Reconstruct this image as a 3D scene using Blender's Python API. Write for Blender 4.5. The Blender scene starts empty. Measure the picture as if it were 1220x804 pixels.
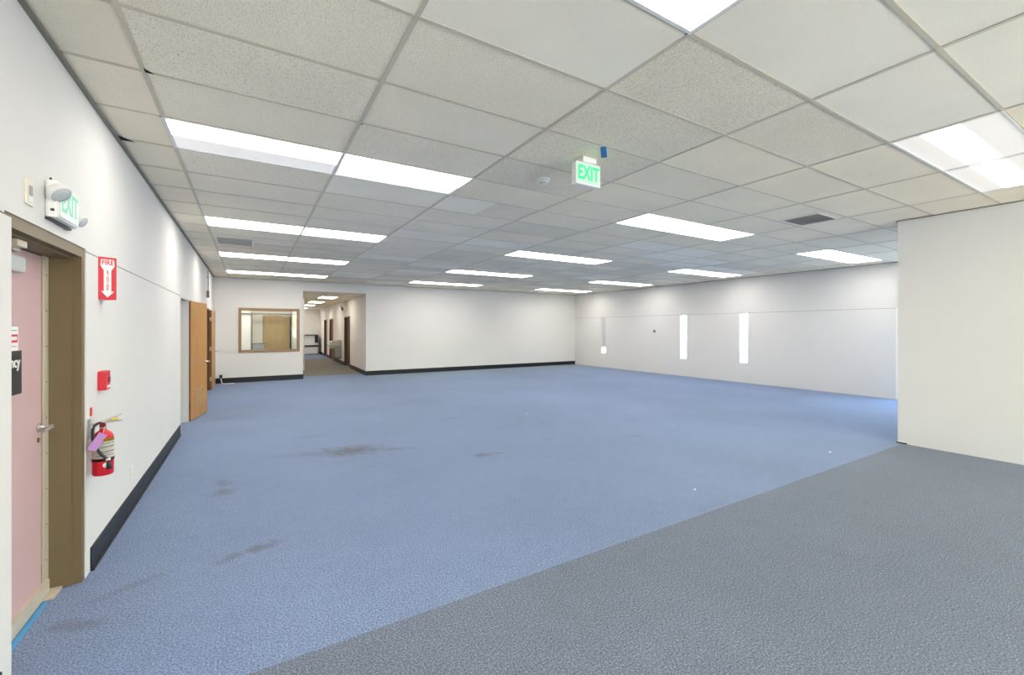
import bpy, bmesh, math, random
from mathutils import Vector, Matrix
random.seed(7)
PI = math.pi
R = math.radians
COL = bpy.context.scene.collection

# ------------------------------------------------------------------ camera numbers
F_PX, YAW, CAM_Z, HOR = 516.36, 0.5437, 1.566, 391.36
def az(px):                       # tan of the world azimuth (from +Y towards +X) seen at a picture column
    return math.tan(YAW + math.atan((px - 610) / F_PX))

XL, XR, YB, HC = -0.883, 12.238, 14.876, 3.041      # left wall, right wall, back wall, ceiling height
YF = -6.0                                           # wall behind the camera
BX, BY = 7.6, 2.35                                  # projecting block on the right
HALL_H = 2.74
def hx(y):                                          # hallway right wall line
    return 3.305 + .0285 * (y - YB)
def hall_y(px):                                     # where a picture column meets that wall
    a = az(px)
    return (3.305 - .0285 * YB) / (a - .0285)

# ------------------------------------------------------------------ materials
def new_mat(name):
    m = bpy.data.materials.new(name); m.use_nodes = True
    nt = m.node_tree; b = nt.nodes['Principled BSDF']
    return m, nt, b
def N(nt, t, **kw):
    n = nt.nodes.new(t)
    for k, v in kw.items():
        if k in n.inputs: n.inputs[k].default_value = v
        else: setattr(n, k, v)
    return n
def c4(c): return (c[0], c[1], c[2], 1)
def srgb(r, g, b):
    f = lambda v: ((v / 255 + .055) / 1.055) ** 2.4 if v > 10 else v / 255 / 12.92
    return (f(r), f(g), f(b))

def plain(name, col, rough=.5, metal=0., var=.04, scale=30, bump=0., bscale=120, spec=.5):
    m, nt, b = new_mat(name)
    tc = N(nt, 'ShaderNodeTexCoord')
    no = N(nt, 'ShaderNodeTexNoise', Scale=scale, Detail=3.)
    nt.links.new(tc.outputs['Object'], no.inputs['Vector'])
    cr = N(nt, 'ShaderNodeMixRGB')
    cr.inputs[1].default_value = c4([v * (1 - var) for v in col])
    cr.inputs[2].default_value = c4([min(1, v * (1 + var)) for v in col])
    nt.links.new(no.outputs['Fac'], cr.inputs[0])
    nt.links.new(cr.outputs[0], b.inputs['Base Color'])
    b.inputs['Roughness'].default_value = rough
    b.inputs['Metallic'].default_value = metal
    b.inputs['Specular IOR Level'].default_value = spec
    if bump:
        n2 = N(nt, 'ShaderNodeTexNoise', Scale=bscale, Detail=4.)
        nt.links.new(tc.outputs['Object'], n2.inputs['Vector'])
        bp = N(nt, 'ShaderNodeBump', Strength=bump, Distance=.004)
        nt.links.new(n2.outputs['Fac'], bp.inputs['Height'])
        nt.links.new(bp.outputs[0], b.inputs['Normal'])
    return m

def emit(name, col, strength, base=(.8, .8, .8)):
    m, nt, b = new_mat(name)
    b.inputs['Base Color'].default_value = c4(base)
    b.inputs['Emission Color'].default_value = c4(col)
    b.inputs['Emission Strength'].default_value = strength
    b.inputs['Roughness'].default_value = .35
    return m

def carpet(name, dark, mid, light, stains=()):
    m, nt, b = new_mat(name)
    L = nt.links.new
    tc = N(nt, 'ShaderNodeTexCoord')
    vec = tc.outputs['Object']
    fine = N(nt, 'ShaderNodeTexNoise', Scale=105., Detail=5., Roughness=.85); L(vec, fine.inputs['Vector'])
    ramp = N(nt, 'ShaderNodeValToRGB')
    e = ramp.color_ramp.elements
    e[0].position = .36; e[0].color = c4(dark)
    e[1].position = .64; e[1].color = c4(light)
    x = e.new(.5); x.color = c4(mid)
    L(fine.outputs['Fac'], ramp.inputs['Fac'])
    # traffic wear: broad, soft
    wear = N(nt, 'ShaderNodeTexNoise', Scale=.55, Detail=4., Roughness=.55); L(vec, wear.inputs['Vector'])
    wr = N(nt, 'ShaderNodeMapRange'); wr.inputs['From Min'].default_value = .35; wr.inputs['From Max'].default_value = .65
    wr.inputs['To Min'].default_value = .93; wr.inputs['To Max'].default_value = 1.05
    L(wear.outputs['Fac'], wr.inputs['Value'])
    mot = N(nt, 'ShaderNodeTexNoise', Scale=7., Detail=5., Roughness=.7); L(vec, mot.inputs['Vector'])
    mr = N(nt, 'ShaderNodeMapRange'); mr.inputs['From Min'].default_value = .3; mr.inputs['From Max'].default_value = .7
    mr.inputs['To Min'].default_value = .94; mr.inputs['To Max'].default_value = 1.05
    L(mot.outputs['Fac'], mr.inputs['Value'])
    mm = N(nt, 'ShaderNodeMath', operation='MULTIPLY'); L(wr.outputs[0], mm.inputs[0]); L(mr.outputs[0], mm.inputs[1])
    sc = N(nt, 'ShaderNodeVectorMath', operation='SCALE'); L(ramp.outputs['Color'], sc.inputs[0]); L(mm.outputs[0], sc.inputs['Scale'])
    cur = sc.outputs[0]
    if stains:
        sep = N(nt, 'ShaderNodeSeparateXYZ'); L(vec, sep.inputs[0])
        edge = N(nt, 'ShaderNodeTexNoise', Scale=9., Detail=4., Roughness=.7); L(vec, edge.inputs['Vector'])
        tot = None
        for (sx, sy, rx, ry, ang, s) in stains:
            ca, sa = math.cos(ang), math.sin(ang)
            def lin(a, bb, c):      # a*x + b*y + c
                m1 = N(nt, 'ShaderNodeMath', operation='MULTIPLY'); L(sep.outputs[0], m1.inputs[0]); m1.inputs[1].default_value = a
                m2 = N(nt, 'ShaderNodeMath', operation='MULTIPLY_ADD'); L(sep.outputs[1], m2.inputs[0]); m2.inputs[1].default_value = bb; L(m1.outputs[0], m2.inputs[2])
                m3 = N(nt, 'ShaderNodeMath', operation='ADD'); L(m2.outputs[0], m3.inputs[0]); m3.inputs[1].default_value = c
                m4 = N(nt, 'ShaderNodeMath', operation='POWER'); 
                ab = N(nt, 'ShaderNodeMath', operation='ABSOLUTE'); L(m3.outputs[0], ab.inputs[0]); L(ab.outputs[0], m4.inputs[0]); m4.inputs[1].default_value = 2.
                return m4.outputs[0]
            u = lin(ca / rx, sa / rx, -(sx * ca + sy * sa) / rx)
            v = lin(-sa / ry, ca / ry, -(-sx * sa + sy * ca) / ry)
            ad = N(nt, 'ShaderNodeMath', operation='ADD'); L(u, ad.inputs[0]); L(v, ad.inputs[1])
            sq = N(nt, 'ShaderNodeMath', operation='SQRT'); L(ad.outputs[0], sq.inputs[0])
            jj = N(nt, 'ShaderNodeMath', operation='MULTIPLY_ADD'); L(edge.outputs['Fac'], jj.inputs[0]); jj.inputs[1].default_value = 2.2; L(sq.outputs[0], jj.inputs[2])
            rg = N(nt, 'ShaderNodeMapRange'); rg.inputs['From Min'].default_value = 2.25; rg.inputs['From Max'].default_value = 1.35
            rg.inputs['To Min'].default_value = 0; rg.inputs['To Max'].default_value = s; L(jj.outputs[0], rg.inputs['Value'])
            if tot is None: tot = rg.outputs[0]
            else:
                mx = N(nt, 'ShaderNodeMath', operation='MAXIMUM'); L(tot, mx.inputs[0]); L(rg.outputs[0], mx.inputs[1]); tot = mx.outputs[0]
        mix = N(nt, 'ShaderNodeMixRGB', blend_type='MIX'); L(tot, mix.inputs[0]); L(cur, mix.inputs[1]); mix.inputs[2].default_value = c4(srgb(88, 88, 92))
        cur = mix.outputs[0]
    L(cur, b.inputs['Base Color'])
    b.inputs['Roughness'].default_value = 1; b.inputs['Specular IOR Level'].default_value = .08
    b.inputs['Sheen Weight'].default_value = .12; b.inputs['Sheen Roughness'].default_value = .6
    bp = N(nt, 'ShaderNodeBump', Strength=.3, Distance=.004); L(fine.outputs['Fac'], bp.inputs['Height']); L(bp.outputs[0], b.inputs['Normal'])
    return m

def tile_mat(name, base, pit, amount, bscale=160., soft=.05):
    """mineral fibre ceiling tile: base tone with small pits"""
    m, nt, b = new_mat(name); L = nt.links.new
    tc = N(nt, 'ShaderNodeTexCoord')
    n1 = N(nt, 'ShaderNodeTexNoise', Scale=bscale, Detail=2., Roughness=.5); L(tc.outputs['Object'], n1.inputs['Vector'])
    r = N(nt, 'ShaderNodeValToRGB'); e = r.color_ramp.elements
    e[0].position = max(0, amount - soft); e[0].color = c4(pit); e[1].position = amount + soft; e[1].color = c4(base)
    L(n1.outputs['Fac'], r.inputs['Fac'])
    n2 = N(nt, 'ShaderNodeTexNoise', Scale=1.3, Detail=3.); L(tc.outputs['Object'], n2.inputs['Vector'])
    mr = N(nt, 'ShaderNodeMapRange'); mr.inputs['From Min'].default_value = .3; mr.inputs['From Max'].default_value = .7
    mr.inputs['To Min'].default_value = .95; mr.inputs['To Max'].default_value = 1.04; L(n2.outputs['Fac'], mr.inputs['Value'])
    sc = N(nt, 'ShaderNodeVectorMath', operation='SCALE'); L(r.outputs['Color'], sc.inputs[0]); L(mr.outputs[0], sc.inputs['Scale'])
    L(sc.outputs[0], b.inputs['Base Color'])
    b.inputs['Roughness'].default_value = .95; b.inputs['Specular IOR Level'].default_value = .2
    return m

def wood(name, c1, c2, scale=1., axis='Z'):
    m, nt, b = new_mat(name); L = nt.links.new
    tc = N(nt, 'ShaderNodeTexCoord')
    mp = N(nt, 'ShaderNodeMapping'); mp.inputs['Scale'].default_value = (14 * scale, 14 * scale, 1.1 * scale) if axis == 'Z' else (1.1 * scale, 14 * scale, 14 * scale)
    L(tc.outputs['Object'], mp.inputs['Vector'])
    n1 = N(nt, 'ShaderNodeTexNoise', Scale=2.5, Detail=6., Roughness=.6, Distortion=.8); L(mp.outputs[0], n1.inputs['Vector'])
    r = N(nt, 'ShaderNodeValToRGB'); e = r.color_ramp.elements
    e[0].position = .3; e[0].color = c4(c1); e[1].position = .7; e[1].color = c4(c2)
    L(n1.outputs['Fac'], r.inputs['Fac']); L(r.outputs['Color'], b.inputs['Base Color'])
    b.inputs['Roughness'].default_value = .42
    return m

def glass_mat(name):
    m, nt, b = new_mat(name); L = nt.links.new
    nt.nodes.remove(b)
    out = nt.nodes['Material Output']
    tr = N(nt, 'ShaderNodeBsdfTransparent'); tr.inputs[0].default_value = (.95, .98, .97, 1)
    gl = N(nt, 'ShaderNodeBsdfGlossy'); gl.inputs['Roughness'].default_value = .02
    fr = N(nt, 'ShaderNodeFresnel', IOR=1.45)
    ge = N(nt, 'ShaderNodeNewGeometry')      # reflect only off the face the ray enters, no false total reflection inside the thin pane
    iv = N(nt, 'ShaderNodeMath', operation='SUBTRACT'); iv.inputs[0].default_value = 1; L(ge.outputs['Backfacing'], iv.inputs[1])
    fm = N(nt, 'ShaderNodeMath', operation='MULTIPLY'); L(fr.outputs[0], fm.inputs[0]); L(iv.outputs[0], fm.inputs[1])
    mx = N(nt, 'ShaderNodeMixShader'); L(fm.outputs[0], mx.inputs[0]); L(tr.outputs[0], mx.inputs[1]); L(gl.outputs[0], mx.inputs[2])
    L(mx.outputs[0], out.inputs['Surface'])
    return m

def lens_mat(name, near, far, warm=(1, .94, .85), split=.5, soft=.05):
    """prismatic troffer lens: one lamp strip along the near half, one along the far half"""
    m, nt, b = new_mat(name); L = nt.links.new
    tc = N(nt, 'ShaderNodeTexCoord'); sep = N(nt, 'ShaderNodeSeparateXYZ'); L(tc.outputs['Object'], sep.inputs[0])
    mr = N(nt, 'ShaderNodeMapRange', interpolation_type='SMOOTHSTEP')
    mr.inputs['From Min'].default_value = (split - .5) * .57 - soft; mr.inputs['From Max'].default_value = (split - .5) * .57 + soft
    mr.inputs['To Min'].default_value = near; mr.inputs['To Max'].default_value = far
    L(sep.outputs[1], mr.inputs['Value'])
    wv = N(nt, 'ShaderNodeTexChecker', Scale=90.); L(tc.outputs['Object'], wv.inputs['Vector'])
    b.inputs['Base Color'].default_value = (.75, .78, .82, 1)
    b.inputs['Emission Color'].default_value = c4(warm)
    L(mr.outputs[0], b.inputs['Emission Strength'])
    bp = N(nt, 'ShaderNodeBump', Strength=.15, Distance=.002); L(wv.outputs['Fac'], bp.inputs['Height']); L(bp.outputs[0], b.inputs['Normal'])
    b.inputs['Roughness'].default_value = .4
    return m

LIT = 10.4
FILL = 128.  # power per metre of the added fill lamps behind the camera
TILT = 68
M = {}
M['wall'] = plain('painted_wall', (.715, .705, .685), .75, var=.015, scale=3, bump=.12, bscale=160, spec=.25)
M['wall_warm'] = plain('painted_wall_warm', (.77, .725, .67), .75, var=.015, scale=3, bump=.12, bscale=160, spec=.25)
M['seam'] = plain('panel_seam_shadow_gap', (.25, .25, .24), .8)
M['brownframe'] = plain('brown_painted_steel', srgb(112, 97, 69), .45, var=.04, scale=6)
M['pink'] = plain('faded_pink_door_paint', srgb(200, 168, 168), .5, var=.05, scale=4)
M['strip'] = plain('beige_aluminium_strip', srgb(200, 190, 172), .4, metal=.15)
M['screw'] = plain('dark_screw', (.12, .11, .1), .5, metal=.5)
M['steel'] = plain('brushed_steel', (.55, .53, .5), .32, metal=.9)
M['chrome'] = plain('chrome', (.8, .78, .74), .2, metal=1.)
M['whiteplastic'] = plain('white_plastic', (.82, .82, .80), .4)
M['beigeplastic'] = plain('beige_plastic', srgb(226, 220, 205), .45)
M['greyplastic'] = plain('grey_plastic', (.36, .36, .36), .5)
M['red'] = plain('red_enamel', srgb(200, 18, 40), .3)
M['redsign'] = plain('red_sign_vinyl', srgb(205, 38, 55), .45)
M['darkred'] = plain('dark_red_plastic', srgb(120, 15, 30), .4)
M['black'] = plain('black_rubber', (.018, .018, .02), .45)
M['blackbase'] = plain('black_vinyl_baseboard', (.012, .014, .018), .42, var=.1, spec=.35)
M['black_sign'] = plain('black_sign_vinyl', srgb(42, 40, 40), .4)
M['white'] = plain('white_vinyl', (.85, .85, .84), .5)
M['label'] = plain('paper_label', (.78, .78, .74), .6, var=.08, scale=60)
M['print'] = plain('label_print', (.55, .55, .53), .6, var=.3, scale=200)
M['yellow'] = plain('yellow_label', srgb(226, 196, 60), .5)
M['purple'] = plain('purple_tag_paper', srgb(178, 130, 190), .6)
M['bluetape'] = plain('blue_painters_tape', srgb(22, 110, 175), .6)
M['bluetape2'] = plain('light_blue_tape', srgb(70, 150, 205), .6)
M['oak'] = wood('oak_veneer', srgb(172, 120, 58), srgb(198, 148, 82))
M['oakpale'] = wood('pale_oak_veneer', srgb(160, 134, 88), srgb(184, 158, 110))
M['oakdark'] = wood('oak_veneer_hinge_edge', srgb(120, 74, 40), srgb(146, 94, 54))
M['oakframe'] = wood('oak_window_frame', srgb(132, 104, 74), srgb(160, 130, 98), axis='X')
M['bronze'] = plain('bronze_hinge', srgb(110, 92, 66), .4, metal=.6)
M['louver'] = plain('beige_louver', srgb(190, 160, 112), .5)
M['jambgrey'] = plain('grey_white_jamb', (.62, .62, .60), .5)
M['jambbrown'] = plain('dark_brown_jamb', srgb(104, 68, 42), .5)
M['darkdoor'] = plain('dark_brown_door', srgb(92, 74, 54), .5)
M['reddoor'] = plain('reddish_brown_door', srgb(128, 84, 56), .5)
M['glass'] = glass_mat('clear_glass')
M['tbar'] = plain('aged_ceiling_grid', srgb(206, 199, 180), .55, var=.03, scale=4)
M['tbardark'] = plain('soiled_ceiling_angle', srgb(128, 124, 112), .6, var=.2, scale=5)
M['tileA'] = tile_mat('aged_speckled_tile', srgb(248, 240, 222), srgb(206, 196, 174), .40)
M['tileB'] = tile_mat('aged_darker_tile', srgb(242, 234, 215), srgb(204, 194, 172), .43)
M['tileC'] = tile_mat('newer_smooth_tile', srgb(247, 237, 215), srgb(232, 222, 200), .40)
M['tileD'] = tile_mat('newer_white_tile', srgb(250, 244, 228), srgb(242, 236, 220), .38)
M['hole'] = plain('dark_void', (.01, .01, .01), .9)
M['ventgrey'] = plain('dusty_vent_grille', srgb(128, 124, 116), .6)
M['louverwhite'] = plain('pale_vent_louver', srgb(176, 174, 160), .6)
M['flange'] = plain('white_fixture_flange', (.8, .8, .78), .4)
M['lens_even'] = lens_mat('lens_both_lamps_lit', LIT, LIT)
M['lens_near'] = lens_mat('lens_far_lamp_out', LIT * 1.3, .38, split=.52, soft=.03)
M['lens_cream'] = lens_mat('lens_far_lamp_weak', LIT * 1.2, .62, warm=(1, .965, .90), split=.5)
def lens_band(name, rest, peak, centre, half, warm=(1, .94, .85)):
    m, nt, b = new_mat(name); L = nt.links.new
    tc = N(nt, 'ShaderNodeTexCoord'); sep = N(nt, 'ShaderNodeSeparateXYZ'); L(tc.outputs['Object'], sep.inputs[0])
    sb = N(nt, 'ShaderNodeMath', operation='SUBTRACT'); L(sep.outputs[1], sb.inputs[0]); sb.inputs[1].default_value = centre
    ab = N(nt, 'ShaderNodeMath', operation='ABSOLUTE'); L(sb.outputs[0], ab.inputs[0])
    mr = N(nt, 'ShaderNodeMapRange', interpolation_type='SMOOTHSTEP')
    mr.inputs['From Min'].default_value = half * .6; mr.inputs['From Max'].default_value = half * 1.2
    mr.inputs['To Min'].default_value = peak; mr.inputs['To Max'].default_value = rest
    L(ab.outputs[0], mr.inputs['Value']); L(mr.outputs[0], b.inputs['Emission Strength'])
    b.inputs['Base Color'].default_value = (.5, .5, .5, 1); b.inputs['Emission Color'].default_value = c4(warm); b.inputs['Roughness'].default_value = .4
    return m
M['lens_band'] = lens_band('lens_one_bright_lamp', .48, 6., .02, .10)
M['green'] = emit('exit_green_glow', (.03, 1., .27), 1.0, (.01, .3, .1))
M['greenface'] = emit('exit_face_pale', (.35, 1., .6), .22, (.50, .62, .54))
M['palegreen'] = plain('pale_green_letters', srgb(150, 222, 190), .5)
M['palegreenface'] = plain('pale_green_face', srgb(214, 238, 226), .4)
M['lampglass'] = plain('lamp_lens', srgb(196, 202, 202), .15)
M['blind'] = plain('grey_roller_blind', srgb(200, 200, 200), .8)
M['cabinet'] = plain('blue_grey_cabinet', srgb(160, 166, 180), .5)
M['tan'] = plain('tan_panel', srgb(168, 154, 132), .6)
M['concrete'] = plain('outdoor_concrete', (.55, .54, .52), .9, var=.1, scale=2)
stains = [(1.12, 5.83, .42, .26, -.24, .80), (.62, 5.93, .5, .12, -.3, .3), (1.6, 5.62, .25, .07, -.3, .45), (2.47, 4.78, .12, .11, -.5, .65), (2.68, 4.76, .14, .04, -.5, .4),
          (-.24, 5.28, .08, .16, .3, .5), (-.22, 4.98, .12, .11, .1, .5), (.07, 3.59, .15, .07, .35, .65), (-.10, 3.53, .10, .065, .2, .6),
          (-.78, 3.14, .17, .06, -.5, .45), (-.62, 3.45, .2, .05, .5, .35), (3.05, 7.05, .15, .05, 0, .4), (.75, 6.9, .3, .08, 0, .25), (1.15, 5.05, .15, .05, .2, .25),
          (4.85, 4.47, .14, .05, .3, .35), (6.2, 4.95, .12, .05, .2, .35), (3.6, 5.0, .12, .05, 0, .25), (5.6, 5.3, .3, .05, .3, .2), (4.0, 1.6, .2, .08, .3, .2)]
M['carpet_blue'] = carpet('blue_loop_carpet', srgb(62, 78, 110), srgb(108, 126, 160), srgb(160, 178, 210), stains)
M['carpet_grey'] = carpet('grey_loop_carpet', srgb(50, 59, 73), srgb(95, 105, 121), srgb(148, 159, 176))
M['carpet_teal'] = carpet('slate_carpet_strip', srgb(78, 96, 118), srgb(112, 131, 154), srgb(150, 168, 188))
M['carpet_tan'] = carpet('tan_worn_carpet', srgb(90, 86, 78), srgb(114, 109, 99), srgb(140, 135, 124))

# ------------------------------------------------------------------ mesh helpers
def bm_new(): return bmesh.new()
def bx(bm, x0, y0, z0, x1, y1, z1, mi=0, bev=0, mat=None):
    vs = [bm.verts.new((x, y, z)) for z in (z0, z1) for y in (y0, y1) for x in (x0, x1)]
    fs = []
    for idx in ((0, 2, 3, 1), (4, 5, 7, 6), (0, 1, 5, 4), (2, 6, 7, 3), (0, 4, 6, 2), (1, 3, 7, 5)):
        f = bm.faces.new([vs[i] for i in idx]); f.material_index = mi; fs.append(f)
    if bev:
        es = list({e for f in fs for e in f.edges})
        r = bmesh.ops.bevel(bm, geom=es, offset=bev, segments=2, affect='EDGES', profile=.6)
        for f in r['faces']: f.material_index = mi
        vs = list({v for f in r['faces'] for v in f.verts} | {v for v in vs if v.is_valid})
    if mat is not None:
        bmesh.ops.transform(bm, matrix=mat, verts=[v for v in vs if v.is_valid])
    return vs
def lathe(bm, prof, seg=24, origin=(0, 0, 0), axis='Z', mi=0, mat=None):
    rings = []
    O = Vector(origin)
    for r, h in prof:
        ring = []
        for k in range(seg):
            a = 2 * PI * k / seg
            if axis == 'Z': p = Vector((r * math.cos(a), r * math.sin(a), h))
            elif axis == 'Y': p = Vector((r * math.cos(a), h, r * math.sin(a)))
            else: p = Vector((h, r * math.cos(a), r * math.sin(a)))
            p = p + O
            if mat is not None: p = mat @ p
            ring.append(bm.verts.new(p))
        rings.append(ring)
    for a, b in zip(rings, rings[1:]):
        for k in range(seg):
            f = bm.faces.new((a[k], a[(k + 1) % seg], b[(k + 1) % seg], b[k])); f.material_index = mi; f.smooth = True
    for ring in (rings[0], rings[-1]):
        f = bm.faces.new(ring); f.material_index = mi
def tube(bm, pts, r, seg=10, mi=0):
    pts = [Vector(p) for p in pts]; rings = []
    for i, p in enumerate(pts):
        d = (pts[min(i + 1, len(pts) - 1)] - pts[max(i - 1, 0)]).normalized()
        up = Vector((0, 0, 1)) if abs(d.z) < .9 else Vector((1, 0, 0))
        s = d.cross(up).normalized(); t = d.cross(s)
        rr = r[i] if isinstance(r, (list, tuple)) else r
        rings.append([bm.verts.new(p + (s * math.cos(2 * PI * k / seg) + t * math.sin(2 * PI * k / seg)) * rr) for k in range(seg)])
    for a, b in zip(rings, rings[1:]):
        for k in range(seg):
            f = bm.faces.new((a[k], a[(k + 1) % seg], b[(k + 1) % seg], b[k])); f.smooth = True; f.material_index = mi
    bm.faces.new(rings[0]); bm.faces.new(rings[-1])
def prism(bm, poly, y0, y1, mi=0, plane='XZ'):
    """extrude a 2-D outline (x, z) between y0 and y1 (or (x, y) between two heights)"""
    mk = (lambda p, h: (p[0], h, p[1])) if plane == 'XZ' else (lambda p, h: (p[0], p[1], h))
    a = [bm.verts.new(mk(p, y0)) for p in poly]; b = [bm.verts.new(mk(p, y1)) for p in poly]
    n = len(poly)
    for k in range(n):
        bm.faces.new((a[k], a[(k + 1) % n], b[(k + 1) % n], b[k])).material_index = mi
    bm.faces.new(a).material_index = mi; bm.faces.new(b).material_index = mi
def smooth_path(pts, n=6):
    pts = [Vector(p) for p in pts]; out = []
    for i in range(len(pts) - 1):
        p0 = pts[max(i - 1, 0)]; p1 = pts[i]; p2 = pts[i + 1]; p3 = pts[min(i + 2, len(pts) - 1)]
        for k in range(n):
            t = k / n
            out.append(.5 * ((2 * p1) + (p2 - p0) * t + (2 * p0 - 5 * p1 + 4 * p2 - p3) * t * t + (3 * p1 - p0 - 3 * p2 + p3) * t ** 3))
    out.append(pts[-1]); return out

def obj(name, bm, mats, parent=None, loc=None, rotz=None):
    bmesh.ops.recalc_face_normals(bm, faces=bm.faces[:])
    me = bpy.data.meshes.new(name); bm.to_mesh(me); bm.free()
    for m in (mats if isinstance(mats, (list, tuple)) else [mats]): me.materials.append(m)
    o = bpy.data.objects.new(name, me); COL.objects.link(o)
    if parent: o.parent = parent
    if loc: o.location = loc
    if rotz is not None: o.rotation_euler = (0, 0, rotz)
    return o
def thing(name, label, cat, loc=(0, 0, 0), rotz=0, group=None):
    o = bpy.data.objects.new(name, None); COL.objects.link(o); o.empty_display_size = .1
    o.location = loc; o.rotation_euler = (0, 0, rotz); o['label'] = label; o['category'] = cat
    if group: o['group'] = group
    return o
def tag(o, label, cat, group=None, kind=None):
    o['label'] = label; o['category'] = cat
    if group: o['group'] = group
    if kind: o['kind'] = kind
    return o
def struct(name, bm, mats, parent=None, **k):
    o = obj(name, bm, mats, parent, **k)
    if not parent: o['kind'] = 'structure'
    return o
def sroot(name, loc=(0, 0, 0), rotz=0):
    o = bpy.data.objects.new(name, None); COL.objects.link(o); o.location = loc; o.rotation_euler = (0, 0, rotz)
    o['kind'] = 'structure'; return o
def dup(root, loc, rotz=None, label=None):
    r = root.copy(); COL.objects.link(r); r.location = loc
    if rotz is not None: r.rotation_euler = (0, 0, rotz)
    if label: r['label'] = label
    for ch in list(root.children):
        c = ch.copy(); COL.objects.link(c); c.parent = r
        for g in list(ch.children):
            d = g.copy(); COL.objects.link(d); d.parent = c
    return r
_font_cache = {}
def text(name, s, size, loc, mat, parent, align='CENTER', ext=.0008, sx=1., bold=0., rot=(PI / 2, 0, 0), space=1.):
    """flat lettering on the local -Y face"""
    cu = bpy.data.curves.new('lettering', 'FONT'); cu.body = s; cu.size = size; cu.align_x = align; cu.align_y = 'CENTER'
    cu.extrude = ext; cu.offset = bold; cu.space_line = space
    t = bpy.data.objects.new('lettering', cu); COL.objects.link(t)
    bpy.context.view_layer.update()
    me = bpy.data.meshes.new_from_object(t.evaluated_get(bpy.context.evaluated_depsgraph_get()))
    bpy.data.objects.remove(t); bpy.data.curves.remove(cu)
    me.materials.clear(); me.materials.append(mat); me.name = name
    o = bpy.data.objects.new(name, me); COL.objects.link(o); o.parent = parent
    o.location = loc; o.rotation_euler = rot; o.scale = (sx, 1, 1)
    return o

# ================================================================== THE SHELL
# ---- floor: blue field, grey field in front of the carpet seam, strip along the back wall, hallway
bm = bm_new()
def fl(x0, y0, x1, y1, mi): bx(bm, x0, y0, -.08, x1, y1, 0, mi)
SEAM = 2.30
fl(XL - .3, SEAM, XR + .15, 13.1, 0)
fl(XL - .3, 13.1, 3.3, YB + .75, 0)
fl(3.3, 13.1, XR + .15, YB + .2, 2)
fl(XL - .3, YF - .15, XR + .15, SEAM, 1)
# blue carpet reaches towards the camera on the left only up to the seam; the seam runs straight across
fl(-4.2, 7.0, XL - .3, 18.4, 1)
fl(XL - .3, YB + .75, 4.3, 24.5, 3)
fl(XL - .3, 24.5, 4.3, 30.5, 0)
fl(3.3, YB + .2, 4.3, YB + .75, 0)
struct('floor', bm, [M['carpet_blue'], M['carpet_grey'], M['carpet_teal'], M['carpet_tan']])

# ---- ceiling grid lines (metres)
xs = {-1: XL - .012, 0: -.52, 1: .675, 2: 1.88, 3: 3.105, 4: 4.34, 5: 5.56, 6: 6.77, 7: 7.99, 8: 9.21, 9: 10.42, 10: 11.63, 11: XR}
ys = {-2: .79, -1: 1.395, 0: 1.985, 1: 2.611, 2: 3.213, 3: 3.83, 4: 4.435, 8: 6.93, 9: 7.53, 13: 10.0, 14: 10.6, 18: 13.05, 19: 13.64, 20: 14.25, 21: YB}
for a, b in ((4, 8), (9, 13), (14, 18)):
    for k in range(a + 1, b): ys[k] = ys[a] + (ys[b] - ys[a]) * (k - a) / (b - a)
for k in range(-3, -14, -1): ys[k] = ys[k + 1] - .605
ys[-13] = YF
light_cells = {(i, j) for j in (-12, -7, -2, 3, 8, 13, 18) for i in (0, 1, 4, 5, 8, 9)} - {(4, -7), (5, -7), (4, -12), (5, -12)}
new_cells = {(0, -1), (1, -1), (1, 4), (2, -2), (3, -2), (2, -3), (3, -3)}
half_new = {(2, 4)}
rnd = random.Random(11)
def tile_kind(i, j):
    if (i, j) in new_cells: return 3
    if i == 2 and j in (7,): return 3
    if i == 3 and j == 7: return 3
    if i == 2 and j in (11, 16, 17): return 3
    if i == 3 and j in (19,): return 3
    if i == -1: return 2
    if i in (2, 3) and j == -1: return 1
    if i in (0, 1) and j <= 7: return 0
    if i == 2 and j <= 2: return 1
    if i == 2 and j == 3: return 2
    if j <= 4: return 2
    if i <= 2: return rnd.choice((0, 1, 1, 0))
    return rnd.choice((2, 2, 2, 1, 3, 1))
bm = bm_new()
for i in range(-1, 11):
    for j in range(-13, 21):
        x0, x1, y0, y1 = xs[i], xs[i + 1], ys[j], ys[j + 1]
        if (i, j) in light_cells: 
            continue
        if y1 <= BY and x0 > BX + .15: continue
        z = HC + rnd.uniform(-.0015, .003)
        if (i, j) in half_new:
            xm = x0 + .6 * (x1 - x0) / 1.22
            bx(bm, x0, y0, z, xm, y1, z + .016, 3); bx(bm, xm, y0, z + .001, x1, y1, z + .017, 1)
        else:
            bx(bm, x0, y0, z, x1, y1, z + .016, tile_kind(i, j))
bx(bm, XL - .2, YF - .15, HC + .19, XR + .2, YB + .15, HC + .25, 2)      # deck above the grid
ceiling = struct('ceiling', bm, [M['tileA'], M['tileB'], M['tileC'], M['tileD']])
bm = bm_new()
TB = .0125; ZT = HC - .004
for i in range(0, 11):
    y0 = YF if xs[i] < BX else BY
    bx(bm, xs[i] - TB, y0, ZT, xs[i] + TB, YB, ZT + .003)
for j in range(-12, 21):
    x1 = XR if ys[j] > BY else BX
    for i in range(-1, 11):
        a, b = xs[i] + (TB if i >= 0 else 0), min(xs[i + 1] - (TB if i < 10 else 0), x1)
        if b > a + .01: bx(bm, a, ys[j] - TB * .92, ZT + .0004, b, ys[j] + TB * .92, ZT + .0030)
obj('ceiling_grid', bm, M['tbar'], ceiling)
bm = bm_new()
bx(bm, XL, YF, HC - .022, XL + .022, YB, HC - .006); bx(bm, XL + .022, YB - .02, HC - .012, XR - .02, YB, HC - .006)
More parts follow.
